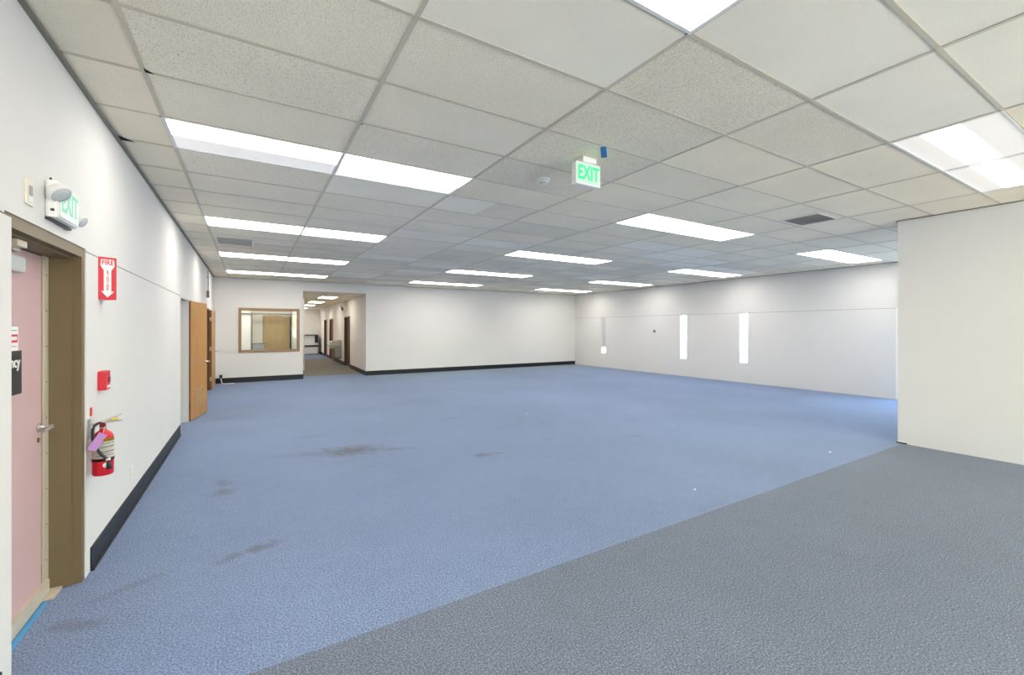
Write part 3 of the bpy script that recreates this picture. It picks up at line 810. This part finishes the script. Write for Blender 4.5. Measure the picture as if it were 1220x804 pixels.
# ================================================================== HALLWAY
# right wall of the hallway with three recessed doors
dA = (hall_y(417), hall_y(410.3)); dB = (hall_y(397.0), hall_y(392.6)); dC = (hall_y(389.6), hall_y(386.2))
wh = sroot('wall_hall_right')
def hall_piece(bm, y0, y1, z0, z1, out=0., deep=.14):
    prism(bm, [(hx(y0) - out, y0), (hx(y1) - out, y1), (hx(y1) + deep, y1), (hx(y0) + deep, y0)], z0, z1, 0, 'XY')
bm = bm_new(); cur = YB + T
HEND = 29.2
prism(bm, [(HO[1], YB + T), (HO[1], YB + .0), (HO[1] + .14, YB), (HO[1] + .14, YB + T)], 0, .001, 0, 'XY')
for a, b in (dA, dB, dC):
    hall_piece(bm, cur, a, 0, HALL_H); hall_piece(bm, a, b, 2.06, HALL_H); cur = b
hall_piece(bm, cur, HEND, 0, HALL_H)
obj('wall_surface', bm, M['wall_warm'], wh)
for n, (a, b), mm in ((5, dA, 'darkdoor'), (6, dB, 'reddoor'), (7, dC, 'darkdoor')):
    dd = sroot('door_%d' % n)
    bm = bm_new(); hall_piece(bm, a, b, 0, 2.06, -.09, .14); lf = obj('door_leaf', bm, M[mm], dd)
    bm = bm_new(); hall_piece(bm, a, a + .05, 0, 2.06, .008, .1); hall_piece(bm, b - .05, b, 0, 2.06, .008, .1); hall_piece(bm, a + .05, b - .05, 2.01, 2.06, .008, .1)
    obj('door_frame', bm, M['darkdoor'] if n != 6 else M['reddoor'], dd)
    bm = bm_new(); lathe(bm, [(.03, .09), (.03, .08), (.012, .075), (.012, .04), (.025, .035), (.022, .015)], 14, (hx(a + .2), a + .16, 1.0), 'X'); obj('door_knob', bm, M['chrome'], lf)
bm = bm_new()
cur = YB - .009
for a, b in (dA, dB, dC):
    hall_piece(bm, cur, a, 0, .15, .01, 0); cur = b
hall_piece(bm, cur, HEND, 0, .15, .01, 0)
struct('baseboard_hall', bm, M['blackbase'])
bm = bm_new(); bx(bm, HO[0] - .1, YB + T, HALL_H, 4.3, 30.1, HALL_H + .05)
ch = struct('ceiling_hall', bm, M['tileC'])
bm = bm_new()
for k in range(1, 24): bx(bm, HO[0], YB + T + .61 * k - .012, HALL_H - .003, 3.9, YB + T + .61 * k + .012, HALL_H)
bx(bm, 2.19 - .012, YB + T, HALL_H - .0035, 2.19 + .012, HEND, HALL_H); bx(bm, 2.80 - .012, YB + T, HALL_H - .0035, 2.80 + .012, HEND, HALL_H)
obj('ceiling_grid', bm, M['tbar'], ch)
bm = bm_new(); bx(bm, 1.3, HEND, 0, 4.3, HEND + .1, HALL_H); struct('wall_hall_end', bm, M['wall'])
# shelf unit at the hallway end
t = thing('wall_shelf_unit', 'white shelf counter with black edges at the far end of the hallway', 'shelf', (3.0, 28.6, 0))
bm = bm_new(); bx(bm, -1.2, -.25, 1.15, .52, .59, 1.20); obj('upper_shelf', bm, M['black'], t)
bm = bm_new(); bx(bm, -1.2, -.16, .57, .52, -.10, 1.15); obj('back_panel', bm, M['white'], t)
bm = bm_new(); bx(bm, .33, -.24, .72, .51, .10, 1.15); obj('black_box', bm, M['black'], t)
bm = bm_new(); bx(bm, -1.2, -.28, .50, .54, .59, .57); obj('lower_shelf', bm, M['black'], t)
bm = bm_new(); bx(bm, -1.2, -.22, .0, .53, .55, .50); obj('base_panel', bm, M['tan'], t)
for k in range(2):
    bm = bm_new(); bx(bm, -1.15 + .84 * k, -.235, .06, -.35 + .84 * k, -.22, .46, bev=.004); obj('cupboard_door', bm, M['label'], t)

# drinking fountain on the hallway wall
fy = 20.25
t = thing('drinking_fountain', 'grey steel two level drinking fountain on the right wall of the hallway', 'drinking fountain', (hx(fy) - .003, fy, 0))
bm = bm_new()
prism(bm, [(-.44, .86), (-.44, .98), (-.38, 1.03), (-.02, 1.05), (.0, 1.05), (.0, .80), (-.30, .80)], 0, .46)
obj('upper_basin', bm, M['steel'], t)
bm = bm_new()
prism(bm, [(-.44, .72), (-.44, .84), (-.38, .88), (-.02, .90), (.0, .90), (.0, .66), (-.30, .66)], .50, .96)
obj('lower_basin', bm, M['steel'], t)
bm = bm_new(); bx(bm, -.22, .04, .30, .0, .42, .80, bev=.01); obj('upper_housing', bm, M['greyplastic'], t)
bm = bm_new(); bx(bm, -.22, .54, .20, .0, .92, .66, bev=.01); obj('lower_housing', bm, M['ventgrey'], t)
for yy, zz in ((.12, 1.03), (.62, .885)):
    bm = bm_new(); tube(bm, smooth_path([(-.10, yy, zz), (-.10, yy, zz + .05), (-.14, yy, zz + .065), (-.17, yy, zz + .05)]), .010, 8); obj('spout', bm, M['chrome'], t)
bm = bm_new(); bx(bm, -.446, .08, .90, -.44, .38, .95, bev=.001); obj('push_bar', bm, M['greyplastic'], t)
t = thing('emergency_light', 'small dark emergency light high on hallway wall above the drinking fountain', 'light', (hx(19.75), 19.75, 2.36))
bm = bm_new(); bx(bm, -.07, 0, 0, 0, .22, .13, bev=.01); obj('housing', bm, M['ventgrey'], t)
for yy in (.03, .17):
    bm = bm_new(); lathe(bm, [(.03, 0), (.04, -.03), (.04, -.05), (.03, -.055)], 14, (-.05, yy, .16), 'X'); obj('lamp_head', bm, M['greyplastic'], t)

# ================================================================== RIGHT WALL WINDOWS
for n, (a, b) in enumerate(SL):
    w = sroot('window_%d' % (n + 2))
    bm = bm_new()
    fr = .018
    bx(bm, XR + .06, a, SZ[0], XR + .10, a + fr, SZ[1]); bx(bm, XR + .06, b - fr, SZ[0], XR + .10, b, SZ[1])
    bx(bm, XR + .06, a + fr, SZ[0], XR + .10, b - fr, SZ[0] + fr); bx(bm, XR + .06, a + fr, SZ[1] - fr, XR + .10, b - fr, SZ[1])
    if n == 1: bx(bm, XR + .07, a + fr, .845, XR + .095, b - fr, .863)
    obj('window_frame', bm, M['white'], w)
    bm = bm_new(); bx(bm, XR + .078, a + fr, SZ[0] + fr, XR + .083, b - fr, SZ[1] - fr); obj('window_pane', bm, M['glass'], w)
    if n == 2:
        bm = bm_new(); bx(bm, XR + .03, a + .004, .835, XR + .034, b - .004, SZ[1] - .02)
        lathe(bm, [(.014, a + .004), (.014, b - .004)], 12, (XR + .03, 0, SZ[1] - .018), 'Y')
        bx(bm, XR + .026, a + .004, .825, XR + .038, b - .004, .84)
        obj('roller_blind', bm, M['blind'], w)
# glazed bay hidden behind the block: where the daylight on the carpet comes from
w = sroot('window_5')
bm = bm_new()
a, b, h = GB
for (p, q) in ((a, a + .05), (b - .05, b), ((a + b) / 2 - .025, (a + b) / 2 + .025)): bx(bm, XR + .03, p, 0, XR + .09, q, h)
for z in (0., 2.08, h - .05):
    for p, q in ((a + .05, (a + b) / 2 - .025), ((a + b) / 2 + .025, b - .05)): bx(bm, XR + .03, p, z, XR + .09, q, z + .05)
obj('window_frame', bm, M['steel'], w)
bm = bm_new(); bx(bm, XR + .055, a + .05, .05, XR + .061, b - .05, h - .05); obj('window_pane', bm, M['glass'], w)
for n, (a, b) in enumerate(FW):  # made-up windows out of view, frames and panes around the fill lamps
    w = sroot('window_%d' % (n + 6)); bm = bm_new()
    bx(bm, a, YF - .10, FZ[0], a + .05, YF - .04, FZ[1]); bx(bm, b - .05, YF - .10, FZ[0], b, YF - .04, FZ[1])
    bx(bm, a + .05, YF - .10, FZ[0], b - .05, YF - .04, FZ[0] + .05); bx(bm, a + .05, YF - .10, FZ[1] - .05, b - .05, YF - .04, FZ[1])
    obj('window_frame', bm, M['steel'], w)
    bm = bm_new(); bx(bm, a + .05, YF - .073, FZ[0] + .05, b - .05, YF - .067, FZ[1] - .05); obj('window_pane', bm, M['glass'], w)
# thermostat
t = thing('thermostat', 'tiny grey thermostat on right wall between the two farthest slot windows', 'thermostat', (XR - .01, 10.45, 1.42))
bm = bm_new(); bx(bm, -.03, 0, 0, 0, .09, .10, bev=.005); obj('housing', bm, M['greyplastic'], t)
bm = bm_new(); bx(bm, -.034, .02, .045, -.03, .07, .08); obj('dial_window', bm, M['black'], t)
# outdoors
bm = bm_new(); bx(bm, XR + .25, YF - .2, -.3, 300, 320, -.15); bx(bm, -60, -60, -.3, 300, YF - .2, -.15); g = struct('ground_outside', bm, M['concrete'])

# ================================================================== CEILING THINGS
lp = thing('ceiling_light', '', 'ceiling light', (0, 0, 0), 0, 'recessed fluorescent ceiling lights')
bm = bm_new()
ox, oy, ix, iy = .606, .303, .585, .283
for (p, q, r_, s_) in ((-ox, -oy, ox, -iy), (-ox, iy, ox, oy), (-ox, -iy, -ix, iy), (ix, -iy, ox, iy)): bx(bm, p, q, -.0065, r_, s_, -.002)
obj('frame', bm, M['flange'], lp)
bm = bm_new()
bx(bm, -ix, -iy, .0, ix, iy, .003)
diff = obj('diffuser', bm, M['lens_even'], lp)
bm = bm_new()
for (p, q, r_, s_) in ((-ix - .004, -iy - .004, -ix, iy + .004), (ix, -iy - .004, ix + .004, iy + .004), (-ix, -iy - .004, ix, -iy), (-ix, iy, ix, iy + .004)): bx(bm, p, q, -.002, r_, s_, .10)
bx(bm, -ix - .004, -iy - .004, .10, ix + .004, iy + .004, .104)
obj('housing', bm, M['flange'], lp)
rown = {-12: 'last row behind the camera', -7: 'row behind the camera', -2: 'row nearest the camera', 3: 'second row from the camera', 8: 'third row from the camera', 13: 'fourth row from the camera', 18: 'row nearest the back wall'}
coln = {0: 'left half of left column', 1: 'right half of left column', 4: 'left half of middle column', 5: 'right half of middle column', 8: 'left half of right column', 9: 'right half of right column'}
first = True
def mesh_variant(o, mat):
    me = o.data.copy(); me.materials.clear(); me.materials.append(mat); o.data = me
for (i, j) in sorted(light_cells):
    if i >= 8 and j < 0: continue
    if j == -7 or (j == -2 and i == 0): pass
    x = (xs[i] + xs[i + 1]) / 2; y = (ys[j] + ys[j + 1]) / 2
    look = 'lit ceiling panel'
    if (i, j) == (0, 3): look = 'half dim ceiling panel'
    if (i, j) == (1, 3): look = 'cream edged lit ceiling panel'
    lab = '%s, %s, %s' % (look, coln[i], rown[j])
    if first: o = lp; o.location = (x, y, HC); o['label'] = lab; first = False
    else: o = dup(lp, (x, y, HC), 0, lab)
    if j == -2 and i >= 4:
        for c in o.children:
            if c.name.startswith('diffuser'): mesh_variant(c, M['lens_band'])
    if (i, j) in ((0, 3), (1, 3)):
        for c in o.children:
            if c.name.startswith('diffuser'): mesh_variant(c, M['lens_near'] if i == 0 else M['lens_cream'])
for k, (x, y, lb) in enumerate(((2.50, 20.9, 'nearest of the lit panels in the hallway ceiling'), (2.50, 24.0, 'middle one of the lit panels in the hallway ceiling'), (2.50, 27.3, 'farthest of the lit panels in the hallway ceiling'))):
    dup(lp, (x, y, HALL_H - .006), PI / 2, lb)
dup(lp, (2.50, 17.6, HALL_H - .006), PI / 2, 'lit panel in the hallway ceiling just past the opening')
dup(lp, (1.95, 28.4, HALL_H - .006), PI / 2, 'lit panel in the hallway ceiling above the end shelf')  # extra panel out of sight, added to brighten the end wall
dup(lp, (.5, 16.6, 2.694), 0, 'lit panel in the office ceiling near its right wall')
dup(lp, (-1.0, 16.6, 2.694), 0, 'lit panel in the office ceiling near its left wall')  # second panel, put in to lift the dim office interior
dup(lp, (-2.4, 9.2, 2.694), 0, 'lit panel in the side room behind the nearer oak door')

# supply vents
def vent(cx, cy, w, d, label, mat, fr, slats, tilt):
    t = thing('ceiling_vent', label, 'vent', (cx, cy, HC))
    bm = bm_new()
    for (p, q, r_, s_) in ((-w, -d, w, -d + fr), (-w, d - fr, w, d), (-w, -d + fr, -w + fr, d - fr), (w - fr, -d + fr, w, d - fr)): bx(bm, p, q, -.012, r_, s_, -.005, bev=.001)
    obj('frame', bm, M['flange'], t)
    bm = bm_new(); bx(bm, -w + fr, -d + fr, -.0055, w - fr, d - fr, -.0048); obj('backing', bm, M['greyplastic'], t)
    bm = bm_new(); n = slats
    for k in range(n):
        yy = -d + fr + (2 * (d - fr)) * (k + .5) / n
        bx(bm, -w + fr, -.0085, -.001, w - fr, .0085, .001, mat=Matrix.Translation((0, yy, -.009)) @ Matrix.Rotation(R(tilt), 4, 'X'))
    obj('slats', bm, mat, t)
    return t
vent(6.455, 2.93, .27, .235, 'grey square vent in ceiling near the corner of the projecting right wall', M['ventgrey'], .022, 24, 12)
vent(-.215, 8.67, .275, .34, 'beige framed vent in the left column between second and third lights', M['louverwhite'], .03, 34, -14)

# hanging exit sign
t = thing('exit_sign', 'green lit exit sign hanging from ceiling beside the smoke detector', 'exit sign', (2.36, 2.86, 2.800))
bm = bm_new(); bx(bm, 0, 0, 0, .278, .055, .192, bev=.006); hs = obj('housing', bm, M['whiteplastic'], t)
bm = bm_new(); bx(bm, .014, -.002, .016, .264, 0, .178, bev=.0008); fc = obj('face_plate', bm, M['greenface'], t)
text('exit_lettering', 'EXIT', .165, (.139, -.0030, .098), M['green'], fc, bold=.0035, sx=.70)
bm = bm_new(); bx(bm, .014, .055, .016, .264, .057, .178, bev=.0008); fb = obj('face_plate', bm, M['greenface'], t)
text('exit_lettering', 'EXIT', .165, (.139, .0580, .098), M['green'], fb, bold=.0035, sx=.70, rot=(PI / 2, 0, PI))
bm = bm_new(); bx(bm, .065, -.02, .192, .215, .075, .236, bev=.006); obj('canopy', bm, M['whiteplastic'], t)
# blue tape near it
bm = bm_new(); bx(bm, -.11, -.024, -.0025, .11, .024, 0)
o = obj('ceiling_tape', bm, M['bluetape'], None, (2.527, 2.70, HC - .004), R(45)); tag(o, 'short strip of dark blue tape on ceiling above the hanging exit sign', 'tape')
# smoke detector
t = thing('smoke_detector', 'white round smoke detector on ceiling left of hanging exit sign', 'smoke detector', (2.475, 3.50, HC))
bm = bm_new(); lathe(bm, [(.068, 0), (.068, -.012), (.062, -.020), (.052, -.024)], 30); obj('base', bm, M['whiteplastic'], t)
bm = bm_new(); lathe(bm, [(.050, -.022), (.048, -.036), (.036, -.040), (.034, -.052), (.020, -.058), (.006, -.059)], 30); obj('cover', bm, M['whiteplastic'], t)
bm = bm_new(); lathe(bm, [(.037, -.041), (.0365, -.047)], 30); obj('sensor_ring', bm, M['greyplastic'], t)

# paper scraps on the carpet
def scrap(x, y, s_, label):
    bm = bm_new(); prism(bm, [(-s_, -s_ * .4), (s_ * .7, -s_ * .6), (s_, s_ * .3), (-s_ * .3, s_ * .7)], 0, .003, 0, 'XY')
    tag(obj('paper_scrap', bm, M['white'], None, (x, y, 0)), label, 'scrap', 'paper scraps on the carpet')
scrap(4.353, 6.665, .018, 'tiny white paper scrap on blue carpet in mid floor')
scrap(6.30, 2.62, .02, 'tiny white paper scrap near the carpet seam by the right block')
scrap(3.707, 2.69, .012, 'tiny white paper scrap on blue carpet close to the seam below centre')

# ================================================================== LIGHT, CAMERA
w = bpy.data.worlds.new('sky'); bpy.context.scene.world = w; w.use_nodes = True
nt = w.node_tree; bg = nt.nodes['Background']
sky = nt.nodes.new('ShaderNodeTexSky'); sky.sky_type = 'NISHITA'; sky.sun_disc = False
sky.sun_elevation = R(42); sky.sun_rotation = R(250); sky.air_density = 1.3; sky.dust_density = 1.2
nt.links.new(sky.outputs[0], bg.inputs['Color']); bg.inputs['Strength'].default_value = 2.8
sun = bpy.data.lights.new('sun', 'SUN'); sun.energy = 3.5; sun.angle = R(.6); sun.color = (1, .96, .9)
so = bpy.data.objects.new('sun', sun); COL.objects.link(so); so.rotation_euler = (R(8), R(-35), 0)
for a, b in FW:          # added fill lamp inside each made-up window, brightens the near ceiling
    l = bpy.data.lights.new('window_daylight', 'AREA'); l.shape = 'RECTANGLE'; l.size = b - a - .1; l.size_y = FZ[1] - FZ[0] - .1
    l.energy = FILL * (b - a); l.color = (1, .96, .88); l.spread = R(150)
    o = bpy.data.objects.new('window_daylight', l); COL.objects.link(o)
    o.location = ((a + b) / 2, YF + .55, (FZ[0] + FZ[1]) / 2 - .35); o.rotation_euler = (R(90 + TILT), 0, 0)

cam = bpy.data.cameras.new('camera'); co = bpy.data.objects.new('camera', cam); COL.objects.link(co)
co.location = (0, 0, CAM_Z); co.rotation_euler = (PI / 2, 0, -YAW)
cam.sensor_fit = 'HORIZONTAL'; cam.sensor_width = 36; cam.lens = F_PX / 1220 * 36
cam.shift_y = -(402 - HOR) / 1220; cam.clip_start = .05; cam.clip_end = 300
sc = bpy.context.scene; sc.camera = co
sc.cycles.max_bounces = 24; sc.cycles.diffuse_bounces = 20; sc.cycles.glossy_bounces = 6; sc.cycles.transparent_max_bounces = 12
sc.view_settings.view_transform = 'Standard'; sc.view_settings.look = 'None'
sc.view_settings.exposure = .18; sc.view_settings.gamma = 1; sc.view_settings.use_curve_mapping = False
